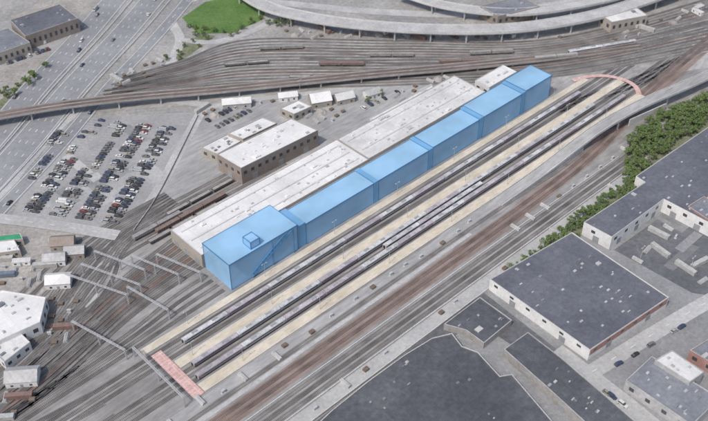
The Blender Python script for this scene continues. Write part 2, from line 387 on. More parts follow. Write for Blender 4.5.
carline((215,128),(255,108),9,.8,True,'parked behind brown building','cars parked by the brown building')
carline((206,122),(240,105),8,.7,True,'parked behind brown building','cars parked by the brown building')
carline((360,110),(420,82),9,.5,True,'parked behind long white shed','cars parked by the shed')
carline((606,372),(700,316),12,.4,False,'parked along the street kerb','cars parked along the street')
carline((600,388),(625,407),5,.5,False,'parked along the street kerb','cars parked along the street')
for off in(-38,0,36):
    path=resample(hp(off),4)
    for lane in((-7,-2.5,2.5,7) if off<30 else (2,)):
        i=random.randint(4,14)
        while i<len(path)-6:
            q=offs(path,lane)[i]; d=path[i+1]-path[i]
            if q.y>390: car(q,math.atan2(d.y,d.x)+(math.pi if off<0 else 0),'driving on the highway','cars driving on the highway',.17,True)
            i+=random.randint(22,60)
# ---------------------------------------------------------------- tracks
A=-190;E=470
for t,br in((9.2,2),(12.9,0),(16.4,2),(27.6,2),(31.3,0),(35.0,2),(59.6,1),(63.8,1),(71,0),(74.6,2),(78.2,0)):
    if t in(59.6,63.8): pts=sts([(A,t),(130,t-1),(235,t-6),(300,t-19),(380,t-27),(E,t-32)])
    elif t>60: pts=sts([(A,t),(200,t+.5),(300,t+3),(400,t+14)])
    else: pts=sts([(A,t+ (3 if t<20 else 0)),(-60,t),(300,t),(E,t-10)])
    track(pts,br,z=.09 if br==1 else 0)
track(sts([(A,52),(0,52),(140,51.6),(200,53),(236,51)]))
for k in range(10):
    t=-24-k*3.1
    track(sts([(A,-2-k*1.4),(-110,-4-k*2.2),(-45,t*.82),(-2,t),(2,t)]),(2,0,2,1)[k%4])
for k in range(6):
    t=-57-k*4.0
    track(sts([(-170,-14-k*2),(-95,-26-k*3.5),(-35,t),(30,t-1),(80+k*8,t-1)]),(2,0,0)[k%3])
for k in range(4): track(sts([(A,4-k*2.5),(-70,0-k*3),(-25,-2-k*4.6),(-3,-2.8-k*4.8)]),(2,0)[k%2])
for k in range(4): track(sts([(A,2+k*11),(-130,5+k*11),(-85,9.3+k*8.6)]),(2,0)[k%2],z=.02)
for k in range(8): track(sts([(-190,-6-k*4.2),(-130,-14-k*5),(-80,-28-k*6),(-45,-44-k*5.6),(-20,-64-k*3.2),(20,-72-k*2.2)]),(2,0,0)[k%3],z=.03)
for k in range(6): track(sts([(-190,-2-k*6),(-120,-12-k*6),(-60,-22-k*6)]),(2,0,0)[k%3],z=.04)
N=17
for k in range(N):
    f=k/(N-1)
    x0=70+60*(1-f)*R()
    track([P(90+30*(1-f)+12*R(),78+22*f),P(180,62+31*f),P(250,40+49*f),P(400,41+44*f),P(560,38+38*f),P(740,-10+54*f)],(2,0,0,2,1,0,0)[k%7],z=.05,bed=m_fan)
for k in range(4): track([P(300,49+k*9),P(420,58+k*6),P(560,46+k*7),P(740,10+k*7)],(0,2)[k%2],z=.07,bed=m_fan)
for k in range(3): track([P(560,112-k*3),P(640,84-k*4),P(700,52-k*3),P(760,10-k*2)],(0,0,2)[k%3]) 
# ---------------------------------------------------------------- platforms
def platform(t0,t1,s0,s1,h,label):
    c=S((s0+s1)/2,(t0+t1)/2); e=empty('platform',(c.x,c.y,0),label,'platform','station platforms',RANG)
    L=(s1-s0)/2; w=(t1-t0)/2
    B().box(-L,L,-w,w,-.1,h).make('platform_slab',[m_plat],e)
    B().box(-L,L,-w,-w+.35,h+.01,h+.03).make('edge_strip',[m_conc],e)
    B().box(-L,L,w-.35,w,h+.01,h+.03).make('edge_strip',[m_conc],e)
platform(2.4,6.6,-56,294,.6,'long beige platform beside the blue building')
platform(19.2,24.6,-48.5,309,.6,'long beige platform between parked trains')
platform(37.8,43.4,-48.5,304,.6,'long beige platform beside the outer train')
patch('crosswalk_path',sts([(-54.5,9),(-49,9),(-49,43.6),(-54.5,43.6)]),.42,m_red,'pale red paved crossing at the platform ends')
road('crosswalk_path',[(p.x,p.y) for p in pxs([(573,81.5),(583,78.2),(597,76.5),(612,77.5),(625,81),(635,87),(639,95)])],3.4,.68,m_red,'curved pale red paved crossing at the platform ends',3)
# ---------------------------------------------------------------- trains
def coach_master(purple):
    e=empty('train_car',(0,0,0),'','train car','passenger cars parked between platforms')
    c=(.25,.18,.235) if purple else (.36,.36,.38)
    mb=M('coach_side_'+str(purple),(.40,.39,.40),(.49,.48,.49),.3,1,.1,rough=.5)
    mr=M('coach_roof_'+str(purple),(.47,.435,.46) if purple else (.58,.58,.58),(.31,.28,.30) if purple else (.37,.37,.375),.12,.8,.28,rough=.6)
    ms=M('coach_stripe_'+str(purple),c,tuple(x*.8 for x in c),.3,1,.1,rough=.4)
    b=B(); L=12.9
    b.box(-L,L,-1.3,1.3,.8,2.7); b.box(-L-.3,-L,-.6,.6,.9,2.5,1); b.make('body',[mb,m_tyre],e)
    b=B(); prof=[(-1.3,2.7),(-1.1,3.0),(-.6,3.15),(.6,3.15),(1.1,3.0),(1.3,2.7)]
    b.loft([[(x,y,z) for y,z in prof] for x in(-L,L)]); b.make('roof',[mr],e)
    for x in(-6,6): b=B(); b.box(x-1.6,x+1.6,-.6,.6,3.16,3.36); b.make('roof_unit',[m_door],e)
    for y in(-1,1):
        b=B(); b.box(-L+1.8,L-1.8,y*1.33-.03,y*1.33+.03,1.8,2.4); b.make('window_band',[m_glass],e)
        b=B(); b.box(-L,L,y*1.32-.03,y*1.32+.03,1.0,1.5); b.make('stripe',[ms],e)
        for x in(-L+.4,L-1.5): b=B(); b.box(x,x+1.1,y*1.34-.03,y*1.34+.03,.9,2.55); b.make('door',[ms],e)
    for x in(-8.5,8.5):
        b=B(); b.box(x-1.6,x+1.6,-1.0,1.0,.4,.8)
        for dx in(-1.1,1.1):
            for y in(-.95,.8): b.cyl(x+dx,.43,y,y+.15,.43,k=10,axis='y')
        b.make('bogie',[m_tyre],e)
    return e
cm=[coach_master(True),coach_master(False)]
def coach(s,t,k,label,z=.3):
    p=S(s,t); copy_thing(cm[k],(p.x,p.y,z),RANG,label)
for t,s0,n,pat in((12.9,-26,12,(1,0,1,1,0)),(27.6,-31,12,(0,1,1)),(35.0,-34,13,(0,1,0,0,1)),(31.3,90,3,(1,0))):
    for i in range(n):
        k=pat[i%len(pat)]
        coach(s0+i*26.1,t,k,'mauve striped silver passenger car parked on yard track' if k==0 else 'grey roofed passenger car parked on yard track')
def string(u,v,du,dv,n,mst,label,gap):
    a=P(u,v); d=(P(u+du,v+dv)-a); an=math.atan2(d.y,d.x); d.normalize()
    for i in range(n):
        q=a+d*gap*i; copy_thing(mst,(q.x,q.y,.38),an,label)
def freight(kind):
    e=empty('freight_wagon',(0,0,0),'','freight wagon','freight wagons in the yards')
    col={0:(.23,.17,.15),1:(.17,.165,.165),2:(.30,.29,.28),3:(.40,.39,.375)}[kind]
    mw=M('wagon_paint'+str(kind),col,tuple(c*.75 for c in col),.3,1,.25)
    b=B()
    if kind==1:
        b.box(-7,7,-1.4,1.4,1.0,1.3)
        for y in(-1.4,1.25): b.box(-7,7,y,y+.15,1.3,2.2)
        for x in(-7,6.85): b.box(x,x+.15,-1.25,1.25,1.3,2.2)
    else: b.box(-7.5,7.5,-1.3,1.3,1.1,2.9)
    w_=1.4 if kind==1 else 1.3; zt=2.2 if kind==1 else 2.9
    for i in range(13): x=-6.9+i*1.15; b.box(x-.07,x+.07,-w_-.08,-w_,1.1,zt); b.box(x-.07,x+.07,w_,w_+.08,1.1,zt)
    b.make('body',[mw],e)
    if kind==1: B().box(-6.8,6.8,-1.2,1.2,1.3,1.9).make('load',[m_dirt],e)
    for x in(-5.3,5.3):
        b=B(); b.box(x-1.2,x+1.2,-1,1,.5,1.1)
        for dx in(-.8,.8):
            for y in(-.85,.7): b.cyl(x+dx,.5,y,y+.15,.45,k=8,axis='y')
        b.make('bogie',[m_tyre],e)
    return e
fm=[freight(0),freight(1),freight(2),freight(3)]
fl_=['dull brown boxcar on yard track','dark open wagon loaded with ballast','grey boxcar on yard track','pale boxcar on yard track']
for u,v,du,dv,n,k in((330,66,50,0,2,0),(420,72,60,-3,2,1),(380,57,60,0,2,2),(300,79,60,-1,2,1),(480,55,60,-3,2,2),(270,50,60,-2,2,2),(450,64,60,-2,2,0),(235,66,50,-4,2,1),(545,60,60,-6,2,3)):
    string(u,v,du,dv,n,fm[k],fl_[k],15.6)
string(585,52,50,-8.5,2,cm[1],'grey passenger car standing on the far tracks',26.2)
for k,(s0,n,kind) in enumerate(((-4,3,1),(4,3,0),(-8,2,2),(16,3,1))):
    t=-57-k*4.0
    for i in range(n):
        s=s0+i*15.6; f=(s+35)/65
        p=S(s,t-max(0,min(1,f))); copy_thing(fm[kind],(p.x,p.y,.3),RANG+.01,fl_[kind])
for m_ in cm+fm:
    for ch in list(m_.children): bpy.data.objects.remove(ch)
    bpy.data.objects.remove(m_)
# ---------------------------------------------------------------- buildings
def ccw(pts):
    a=sum(pts[i-1][0]*pts[i][1]-pts[i][0]*pts[i-1][1] for i in range(len(pts)))
    return list(pts) if a>0 else list(pts)[::-1]
def inset(pts,d):
    out=[];n=len(pts)
    for i in range(n):
        a,b,c=pts[i-1],pts[i],pts[(i+1)%n]
        d1=(b-a).normalized(); d2=(c-b).normalized(); n1=Vector((-d1.y,d1.x)); n2=Vector((-d2.y,d2.x))
        k=(n1+n2); k=k/max(.2,k.length_squared)*2
        out.append(b+k*d)
    return out
def facade(parent,c,a,b,name,mat,f0,f1,z0,z1,thick=.09,label=None):
    d=(b-a); n=Vector((d.y,-d.x)).normalized()
    p=a+d*f0-c;q=a+d*f1-c
    bb=B().quadbox([p-n*.06,q-n*.06,q+n*thick,p+n*thick][::-1],z0,z1)
    o=bb.make(name,[mat],parent)
    if label: o['label']=label
    return o
def building(name,pts,h,wm,rm,label,cat='building',z0=0,windows=0,doors=0,vents=0,wz=(.35,.65),parapet=.5,trim=None,group=None,band=None,vs=.6,strips=None,vm=None):
    pts=ccw([Vector(p) for p in pts]); c=sum(pts,Vector((0,0)))/len(pts)
    e=empty(name,(c.x,c.y,z0),label,cat,group); q=[p-c for p in pts]; n=len(q)
    qi=inset(q,.35)
    V=[(p.x,p.y,-.1) for p in q]+[(p.x,p.y,h) for p in q]+[(p.x,p.y,h) for p in qi]+[(p.x,p.y,h-parapet) for p in qi]
    Fc=[];Mi=[]
    for i in range(n):
        j=(i+1)%n
        Fc+=[(i,j,n+j,n+i),(n+i,n+j,2*n+j,2*n+i),(2*n+i,2*n+j,3*n+j,3*n+i)]; Mi+=[0,1,0]
    mesh_obj('wall',V,Fc,[wm,trim or m_conc2],Mi,e)
    rf=mesh_obj('roof',[(p.x,p.y,h-parapet+.01) for p in qi],[tuple(range(n))],rm,None,e)
    for i in range(n):
        a,b=pts[i],pts[(i+1)%n]; d=b-a; nn=Vector((d.y,-d.x)).normalized()
        if d.length<7 or nn.y>.3: continue
        if band and nn.dot(ET)>.5: facade(e,c,a,b,'wall_band',band,.01,.99,h*.42,h*.93,.05,'dull red painted wall band')
        if windows:
            k=min(30,max(1,int(d.length/windows)))
            for j in range(k): facade(e,c,a,b,'window',m_glass,(j+.3)/k,(j+.3+min(.4,2.4/d.length*k))/k,h*wz[0],h*wz[1])
        if doors:
            k=max(1,min(12,int(d.length/doors)))
            for j in range(k):
                f=(j+.5)/k; w=min(.3,1.8/d.length); facade(e,c,a,b,'door',m_door,f-w,f+w,0,min(4,h*.5),.12)
    ds=(qi[1]-qi[0]); an=math.atan2(ds.y,ds.x) if n==4 else RANG; ca,sa=math.cos(an),math.sin(an)
    xs=[p.x for p in qi];ys=[p.y for p in qi]; qs=inset(qi,1.5); i=0
    while i<vents:
        p=Vector((U(min(xs),max(xs)),U(min(ys),max(ys))))
        if not inpoly(p,qs): continue
        i+=1
        w,l,hh=U(.6,1.5)*vs,U(.8,2.2)*vs,U(.5,1.2)*vs; zz=h-parapet
        if R()<.08: w*=2;l*=2;hh*=1.6
        bb=B()
        cr=[Vector((x*ca-y*sa,x*sa+y*ca))+p for x,y in((-l,-w),(l,-w),(l,w),(-l,w))]
        bb.quadbox(cr,zz,zz+hh); bb.cyl(p.x,p.y,zz+hh,zz+hh+.2,w*.6,k=8)
        bb.make('roof_vent',[random.choice(vm or [m_metal,m_conc2,m_greyroof,m_metal])],rf)
    if strips:
        for s0,s1,t in strips:
            cr=[S(a,b)-c for a,b in((s0,t+.35),(s1,t+.35),(s1,t-.35),(s0,t-.35))]
            B().quadbox(cr,h-parapet,h-parapet+.35).make('roof_ridge_strip',[m_conc],rf)
    return e
def rect(s0,s1,t0,t1): return sts([(s0,t1),(s1,t1),(s1,t0),(s0,t0)])
bc=S(0,0); be=empty('blue_building',(bc.x,bc.y,0),'long translucent blue block building in joined sections','building',None,RANG)
def bseg(s0,s1,t0,t1,h):
    b=B(); b.box(s0,s1,-t1,-t0,.05,h-.12); b.make('wall',[m_bluewall],be)
    b=B(); b.box(s0-.1,s1+.1,-t1-.1,-t0+.1,h-.1,h+.25); rf=b.make('roof',[m_blueroof],be)
    e=.22; b=B()
    b.box(s0-.2,s1+.2,-t1-.25,-t1+e-.25,h-.15,h+.42); b.box(s0-.2,s1+.2,-t0-e+.25,-t0+.25,h-.15,h+.42)
    b.box(s0-.22,s0+e-.2,-t1+e-.24,-t0-e+.24,h-.15,h+.41); b.box(s1-e+.2,s1+.22,-t1+e-.24,-t0-e+.24,h-.15,h+.41)
    b.make('roof_edge',[m_bluedark],rf)
    for x,y in((s0-.1,-t1-.1),(s1+.1-.3,-t1-.1),(s0-.1,-t0+.1-.3)): b=B(); b.box(x,x+.3,y,y+.3,.05,h-.16); b.make('corner_trim',[m_bluedark],be)
    b=B(); b.box(s0+.4,s1-.4,-t1-.14,-t1+.02,.1,.4); b.make('base_trim',[m_bluedark],be)
    return rf
def joint(s0,s1,t0,t1,h):
    b=B(); b.box(s0+.02,s1-.02,-t1,-t0,.05,h); b.make('link',[m_blueband],be)
    b=B(); b.box(s0+.05,s1-.05,-t1-.05,-t0+.05,h+.02,h+.3); b.make('roof',[m_blueband],be)
W=-15
rf=bseg(0,44,-22,0,17); joint(44.3,49.6,W-1,-.2,15.2)
bseg(50,99.6,W,0,14.2); joint(99.9,102.9,W-.5,.3,14.7)
bseg(103.2,143.8,W,0,14.2); joint(144.1,147.1,W-.5,.3,14.7)
bseg(147.4,188.2,W,0,14.8); joint(188.5,191.5,W-.5,.3,15.6)
bseg(191.8,228.2,W-1,.5,15.6); joint(228.5,231.5,W-1,.8,16.2)
bseg(231.8,258,W-1.5,.5,16.4)
b=B(); b.box(15,20.5,1.5,7.5,17.3,21.6); b.make('penthouse',[m_bluewall],rf)
b=B()
for z in(17.4,21.6):
    b.box(14.8,20.7,1.3,1.6,z,z+.35); b.box(14.8,20.7,7.4,7.7,z,z+.35); b.box(14.8,15.1,1.6,7.4,z,z+.35); b.box(20.4,20.7,1.6,7.4,z,z+.35)
for x in(14.8,20.4):
    for y in(1.3,7.4): b.box(x,x+.35,y,y+.35,17.75,21.6)
b.make('penthouse_frame',[m_bluedark],rf)
b=B()
b.beam((13,-.5,.6),(27,-.5,9),.55).beam((13,-.5,3.4),(27,-.5,11.8),.4).beam((27,-.5,9),(40,-.5,16.2),.55).beam((27,-.5,11.8),(36,-.5,16.8),.4).beam((27,-.5,.2),(27,-.5,16.8),.3).beam((41,-.5,.2),(41,-.5,16.8),.3)
for i in range(11): x=14+i*2.1; b.beam((x,-.5,1+(x-14)*.6),(x,-.5,3.8+(x-14)*.6),.18)
b.make('staircase',[m_bluedark],be)
lv=[m_conc,m_whitewall,m_conc,m_metal]
building('train_shed',rect(-1,118,-50.5,-23),9,m_tanwall,m_whiteroof,'long low shed with pale white roof and many vents','shed',doors=9,vents=50,parapet=.4,vs=.5,vm=lv,strips=[(2,115,t) for t in(-45,-36,-28)])
building('train_shed',rect(118.3,222,-50,-23),9.4,m_tanwall,m_whiteroof2,'long low shed with dirty white roof','shed',windows=8,vents=46,parapet=.4,vs=.5,vm=lv,strips=[(121,219,t) for t in(-44,-32)])
building('shed_annex',rect(52,222,-22.8,-16.5),7.2,m_tanwall,m_whiteroof2,'narrow white roofed annex along the long shed','shed',vents=14,parapet=.3,vm=lv)
building('shed_annex',rect(30,92,-54.6,-50.9),6,m_tanwall,m_whiteroof,'low white lean to along the back of the long shed','shed',windows=7,vents=6,parapet=.3,vm=lv)
building('shed_annex',rect(150,205,-54.5,-50.4),7,m_whitewall,m_whiteroof,'narrow white lean to behind the long shed','shed',vents=8,parapet=.3,vm=lv)
building('signal_building',rect(228,256,-37,-25),9,m_whitewall,m_whiteroof,'small white building beyond the end of the shed','building',windows=4,vents=5,vm=lv)
building('office_building',pxs([(217,154),(291,118),(318,130),(241,168)],12),12,m_brown,m_whiteroof,'brown walled building with pale roof and window strip','building',windows=5,doors=16,vents=18,wz=(.55,.72),vm=lv)
building('workshop_building',pxs([(201,147),(227,134),(243,140),(217,154)],7),7,m_tanwall,m_whiteroof2,'low tan workshop with pale flat roof','building',windows=5,vents=7)
building('workshop_building',pxs([(228,133),(262,117),(277,123),(243,139)],9),9,m_tanwall,m_whiteroof,'tan workshop with patched white roof','building',windows=5,vents=8)
building('workshop_building',pxs([(280,108),(298,100),(312,106),(294,114)],6),6,m_tanwall,m_whiteroof,'small white roofed workshop','building',windows=4,vents=4)
building('warehouse',pxs([(490,279),(572,232),(669,297),(590,350)],7.5),7.5,m_whitewall,m_darkroof,'large white and red walled warehouse with dark membrane roof','warehouse',windows=9,doors=22,vents=34,wz=(.62,.8),band=m_redwall,vs=.45)
building('warehouse',pxs([(584,222),(645,182),(636,176),(730,112),(800,160),(712,224),(664,199),(612,237)],9),9,m_whitewall,m_darkroof,'long stepped white walled warehouse with dark roof','warehouse',windows=9,doors=14,vents=46,wz=(.55,.75),vs=.45)
building('warehouse',pxs([(688,206),(704,196),(730,212),(712,222)],9.6),9.6,m_redwall,m_greyroof,'red brick entrance block against the white warehouse','warehouse',windows=5,vents=3,vs=.5)
building('warehouse',pxs([(626,380),(652,356),(720,398),(692,425)],7),7,m_conc2,m_greyroof,'low warehouse with blue grey roof','warehouse',windows=8,vents=14,vs=.5)
building('warehouse',pxs([(655,360),(672,350),(704,372),(690,382)],9),9,m_conc2,m_whiteroof2,'small raised workshop with pale roof','warehouse',windows=6,vents=4)
building('warehouse',pxs([(690,350),(720,332),(760,355),(732,375)],7),7,m_redwall,m_greyroof,'red brick warehouse with grey roof','warehouse',windows=6,vents=4)
cv=[m_conc2,m_greyroof,m_greyroof,m_door]
building('low_warehouse',pxs([(300,440),(332,410),(368,381),(404,355),(432,338),(452,333),(462,346),(478,352),(500,376),(512,374),(560,430),(520,470),(300,470)],5),5,m_conc3,m_charroof,'large low warehouse with curved pale edge and charcoal roof','warehouse',vents=26,vs=.45,doors=20,trim=m_conc,vm=cv)
building('low_warehouse',pxs([(444,324),(480,297),(512,320),(484,343),(466,330)],4.2),4.2,m_conc3,m_charroof,'small low building with charcoal roof','warehouse',vents=7,vs=.45,vm=cv)
building('low_warehouse',pxs([(504,349),(528,332),(562,358),(640,425),(610,445),(548,388)],5.5),5.5,m_conc3,m_charroof,'long low warehouse with charcoal roof beside the street','warehouse',vents=14,vs=.45,doors=18,vm=cv)
building('office_building',pxs([(10,20),(60,4),(78,18),(25,36)],11),11,m_brown,m_darkroof,'brown office building with dark roof beside highway','building',windows=4,vents=8)
building('office_building',pxs([(-20,36),(9,28),(30,42),(-4,54)],9),9,m_tanwall,m_greyroof,'low office building with grey roof','building',windows=4,vents=4)
building('site_building',pxs([(-30,298),(2,290),(46,297),(40,322),(-10,345)],8),8,m_whitewall,m_whiteroof,'white flat roofed building in construction yard','building',windows=5,vents=14)
building('site_building',pxs([(-10,348),(18,330),(30,342),(4,362)],6),6,m_whitewall,m_whiteroof2,'small white flat roofed building','building',windows=4,vents=4)
building('site_building',pxs([(-20,243),(14,239),(20,250),(-16,255)],5),5,m_tanwall,m_whiteroof,'low pale site building','building',windows=4,vents=2)
building('site_building',pxs([(-8,236),(20,233),(23,239),(-6,242)],4.5),4.5,m_tanwall,m_green,'low site building with bright green roof','building',windows=4)
building('far_building',pxs([(600,14),(636,7),(648,15),(612,22)],9),9,m_tanwall,m_whiteroof2,'pale flat roofed building by the viaduct','building',windows=5,vents=4)
building('far_building',pxs([(480,6),(520,-4),(540,6),(498,16)],9),9,m_brown,m_greyroof,'brown building by the far viaduct','building',windows=5,vents=4)
def gable(u,v,L,Wd,h,ang,wm,rm,label,name='shed_building'):
    p=P(u,v); e=empty(name,(p.x,p.y,0),label,'building','small pitched roof buildings',ang)
    l,w=L/2,Wd/2; r=h+Wd*.3
    V=[(-l,-w,0),(l,-w,0),(l,w,0),(-l,w,0),(-l,-w,h),(l,-w,h),(l,w,h),(-l,w,h),(-l,0,r),(l,0,r)]
    mesh_obj('wall',V,[(0,1,5,4),(2,3,7,6),(1,2,6,9,5),(3,0,4,8,7)],wm,None,e)
    k=.4; V=[(-l-k,-w-k,h-.2),(l+k,-w-k,h-.2),(l+k,0,r+.12),(-l-k,0,r+.12),(l+k,w+k,h-.2),(-l-k,w+k,h-.2)]
    V+=[(x,y,z+.15) for x,y,z in V]
    mesh_obj('roof',V,[(0,1,2,3)[::-1],(3,2,4,5)[::-1],(6,7,8,9),(9,8,10,11),(0,1,7,6),(4,5,11,10),(1,2,8,7),(2,4,10,8),(3,0,6,9),(5,3,9,11)],rm,None,e)
    B().box(-.6,.6,-w-.1,-w+.03,0,2.3).make('door',[m_door],e)
    for x in(-l*.6,l*.6): B().box(x-.6,x+.6,-w-.08,-w+.03,1.1,2.2).make('window',[m_glass],e)
for a in((64,246,12,8,4,.1,m_tanwall,m_brown,'tan shed with brown pitched roof'),(76,255,10,7,4,.1,m_brown,m_conc2,'brown shed with pale pitched roof'),
  (56,262,11,7,4,.1,m_whitewall,m_conc2,'white cabin with pale grey pitched roof'),(60,284,12,8,4,.1,m_whitewall,m_whiteroof,'white cabin with white pitched roof'),
  (320,103,13,11,4.5,.3,m_tanwall,m_whiteroof,'small building with pale pitched roof'),(344,101,12,8,4,.4,m_tanwall,m_whiteroof2,'small building with weathered pitched roof'),
  (237,106,18,7,4,.15,m_conc2,m_whiteroof2,'long grey store with pale pitched roof'),(372,96,10,7,3.5,.5,m_whitewall,m_conc2,'white hut with grey pitched roof'),
  (24,380,14,9,4,.1,m_whitewall,m_conc2,'white cabin with pale grey pitched roof'),
  (288,99,12,6,3.5,.2,m_whitewall,m_whiteroof,'white cabin with white pitched roof')): gable(*a)
# ---------------------------------------------------------------- bridges
def viaduct(name,pts,w,thick,label,surf,piers=24,parap=.9,pm=None,rails=False):
    path=resample(pts,6); c=path[0].copy(); c.z=0
    e=empty(name,(c.x,c.y,0),label,'bridge'); loc=[p-c for p in path]
    def part(nm,d0,d1,z0,z1,mat):
        a=offs(loc,d0);b=offs(loc,d1);V=[];Fc=[]
        for p,q in zip(a,b): V+=[(p.x,p.y,p.z+z0),(q.x,q.y,q.z+z0),(q.x,q.y,q.z+z1),(p.x,p.y,p.z+z1)]
        for i in range(len(loc)-1):
            for j in range(4): Fc.append((4*i+j,4*i+(j+1)%4,4*i+4+(j+1)%4,4*i+4+j))
        n=len(V); Fc+=[(0,1,2,3),(n-1,n-2,n-3,n-4)]
        o=mesh_obj(nm,V,Fc,mat,None,e); recalc(o)
    part('deck',-w/2,w/2,-thick,0,pm or m_conc2)
    part('deck_surface',-w/2+.5,w/2-.5,.01,.06,surf)
    part('parapet',-w/2-.3,-w/2,-thick*.6,parap,pm or m_conc); part('parapet',w/2,w/2+.3,-thick*.6,parap,pm or m_conc)
    if rails:
        for r0 in rails:
            V,Fc,Mi,UV=[],[],[],[]
            strip_into(V,Fc,Mi,UV,[p for p in loc],r0-1.3,r0+1.3,.12,.12,0)
            o=mesh_obj('track_sleepers',V,Fc,m_sleepb,Mi,e,UV); fixup(o)
            part('rail',r0-.82,r0-.66,.13,.3,m_rail); part('rail',r0+.66,r0+.82,.13,.3,m_rail)
    acc=0
    for i in range(1,len(loc)):
        acc+=(loc[i]-loc[i-1]).length
        if acc>piers and loc[i].z-thick>1.5:
            acc=0; p=loc[i]; t=(loc[i]-loc[i-1]); t.z=0; t.normalize(); nn=Vector((t.y,-t.x,0))
            b=B()
            for k in(-.3,.3):
                q=p+nn*w*k; b.cyl(q.x,q.y,-.1,p.z-thick-.9,.6,k=8)
            b.beam(p+nn*w*.45-Vector((0,0,thick+.5)),p-nn*w*.45-Vector((0,0,thick+.5)),.95)
            b.make('pier',[m_conc2],e)
    return e
def px3(l): return [(*P(u,v,z),z) for u,v,z in l]
viaduct('elevated_road',px3([(225,-22,9),(262,4,9),(310,17,9),(370,25,9),(440,29,9),(510,28,9),(570,20,9),(620,8,9),(690,-16,9)]),11,1.6,'curving elevated concrete road on round piers',m_conc2)
viaduct('rail_bridge',px3([(-60,127,6.5),(0,115,6.5),(60,105,6.5),(118,98,6.5),(160,94,6),(220,89,5.5),(300,81,5),(380,73,4.5),(450,67,3.8),(520,60,2.8),(580,53,1.6),(640,45,.8)]),8,1.2,'long stained concrete rail bridge carrying two tracks',m_ballast,parap=.35,pm=m_conc3,rails=(-1.9,1.9))
viaduct('elevated_road',px3([(400,-8,8),(450,6,8),(520,12,8),(600,0,8),(650,-14,8)]),9,1.4,'second elevated road beyond the first',m_conc2)
fl=[(150,47.5,.3),(190,47.5,1.4),(222,48,5),(248,49.5,8),(285,53,8.5),(320,59,8),(360,66,7.5),(420,82,7)]
viaduct('flyover',[(*S(s,t),z) for s,t,z in fl],7,1.2,'pale concrete flyover ramp crossing the tracks',m_yardgrey,piers=46)
def wall(pts,h,w,mat,label,cat='wall',name='retaining_wall'):
    path=resample(pts,8); b=B()
    a=offs(path,-w/2);c=offs(path,w/2)
    n=len(path)
    for p,q in zip(a,c): b.V+=[(p.x,p.y,0),(q.x,q.y,0),(q.x,q.y,h),(p.x,p.y,h)]
    for i in range(n-1):
        for j in range(4): b.F.append((4*i+j,4*i+(j+1)%4,4*i+4+(j+1)%4,4*i+4+j))
    b.F+=[(0,1,2,3),(4*n-1,4*n-2,4*n-3,4*n-4)]; b.M=[0]*len(b.F)
    o=b.make(name,[mat]); recalc(o)
    return tag(o,label,cat)
wall(sts([(-190,81),(120,80.8),(240,80.8)]),1.2,.4,m_conc,'low pale concrete wall beside the tracks')
wall(sts([(-190,69),(120,68.9),(236,69.6)]),.9,.4,m_conc,'low pale concrete wall between the tracks')
wall(sts([(-190,89.2),(95,88.6)]),1.4,.4,m_conc,'pale concrete wall along the dark lot')
wall(sts([(192,50.6),(226,50.9)]),2.6,.6,m_conc,'pale concrete abutment wall below the flyover')
wall(sts([(268,55),(300,60.5)]),5,.6,m_conc,'pale concrete abutment wall below the flyover')
wall(pxs([(134,231),(160,192),(198,116)]),1.2,.3,m_conc2,'low wall along the edge of the parking lot')
# ---------------------------------------------------------------- gantries and lamps
def gantry(s,t0,t1,h=6.6,skew=0):
    a=S(s,t0); e=empty('overhead_line_gantry',(a.x,a.y,0),'pale galvanised steel gantry spanning several tracks','gantry','gantries over the yard tracks',RANG-math.pi/2+skew)
    L=t1-t0
    xs_=(0,L) if L<30 else (0,L/2,L)
    for x in xs_:
        b=B()
        for dx,dy in((-.25,-.25),(.25,-.25),(.25,.25),(-.25,.25)): b.beam((x+dx,dy,0),(x+dx,dy,h),.13)
        for i in range(5): z=i*h/5; b.beam((x-.25,-.25,z),(x+.25,-.25,z+h/5),.09).beam((x-.25,.25,z),(x+.25,.25,z+h/5),.09)
        b.make('post',[m_metal],e)
    b=B()
    for y in(-.35,.35):
        for z in(h-.1,h+.6): b.beam((0,y,z),(L,y,z),.15)
        k=int(L/2)
        for i in range(k): b.beam((i*L/k,y,h if i%2 else h+.6),((i+1)*L/k,y,h+.6 if i%2 else h),.1)
    b.make('beam',[m_metal],e)
for s,t0,t1,sk in((-16,-42,-14,.3),(-26,-50,-20,.32),(-60,4,44,.0),(-72,-30,4,.25),(-48,-62,-26,.38),(-58,-62,-24,.4),(-38,-66,-34,.35),(-40,-32,-4,.2)): gantry(s,t0,t1,skew=sk)
def lampm():
    e=empty('yard_light',(0,0,0),'tall slim steel yard light beside the tracks','light pole','yard light poles')
    B().cyl(0,0,0,9,.13,.08,6).make('pole',[m_metal],e)
    b=B(); b.beam((-1.2,0,9),(1.2,0,9),.12); b.make('arm',[m_metal],e)
    for x in(-1.3,1.3): B().box(x-.3,x+.3,-.2,.2,8.8,9.05).make('lamp',[m_conc],e)
    return e
lm=lampm(); pos=[S(s,4.4) for s in range(-30,280,48)]+[S(s,22.1) for s in range(-40,280,48)]+[S(s,41) for s in range(-25,300,48)]
npl=len(pos)
pos+=[P(u,v) for u,v in((40,180),(75,200),(90,150),(125,170),(150,140),(60,150),(640,260),(690,270),(20,260),(200,120),(300,92))]
for i,p in enumerate(pos): copy_thing(lm,(p.x,p.y,.1 if i>=npl else .6),RANG)
for ch in list(lm.children): bpy.data.objects.remove(ch)
bpy.data.objects.remove(lm)
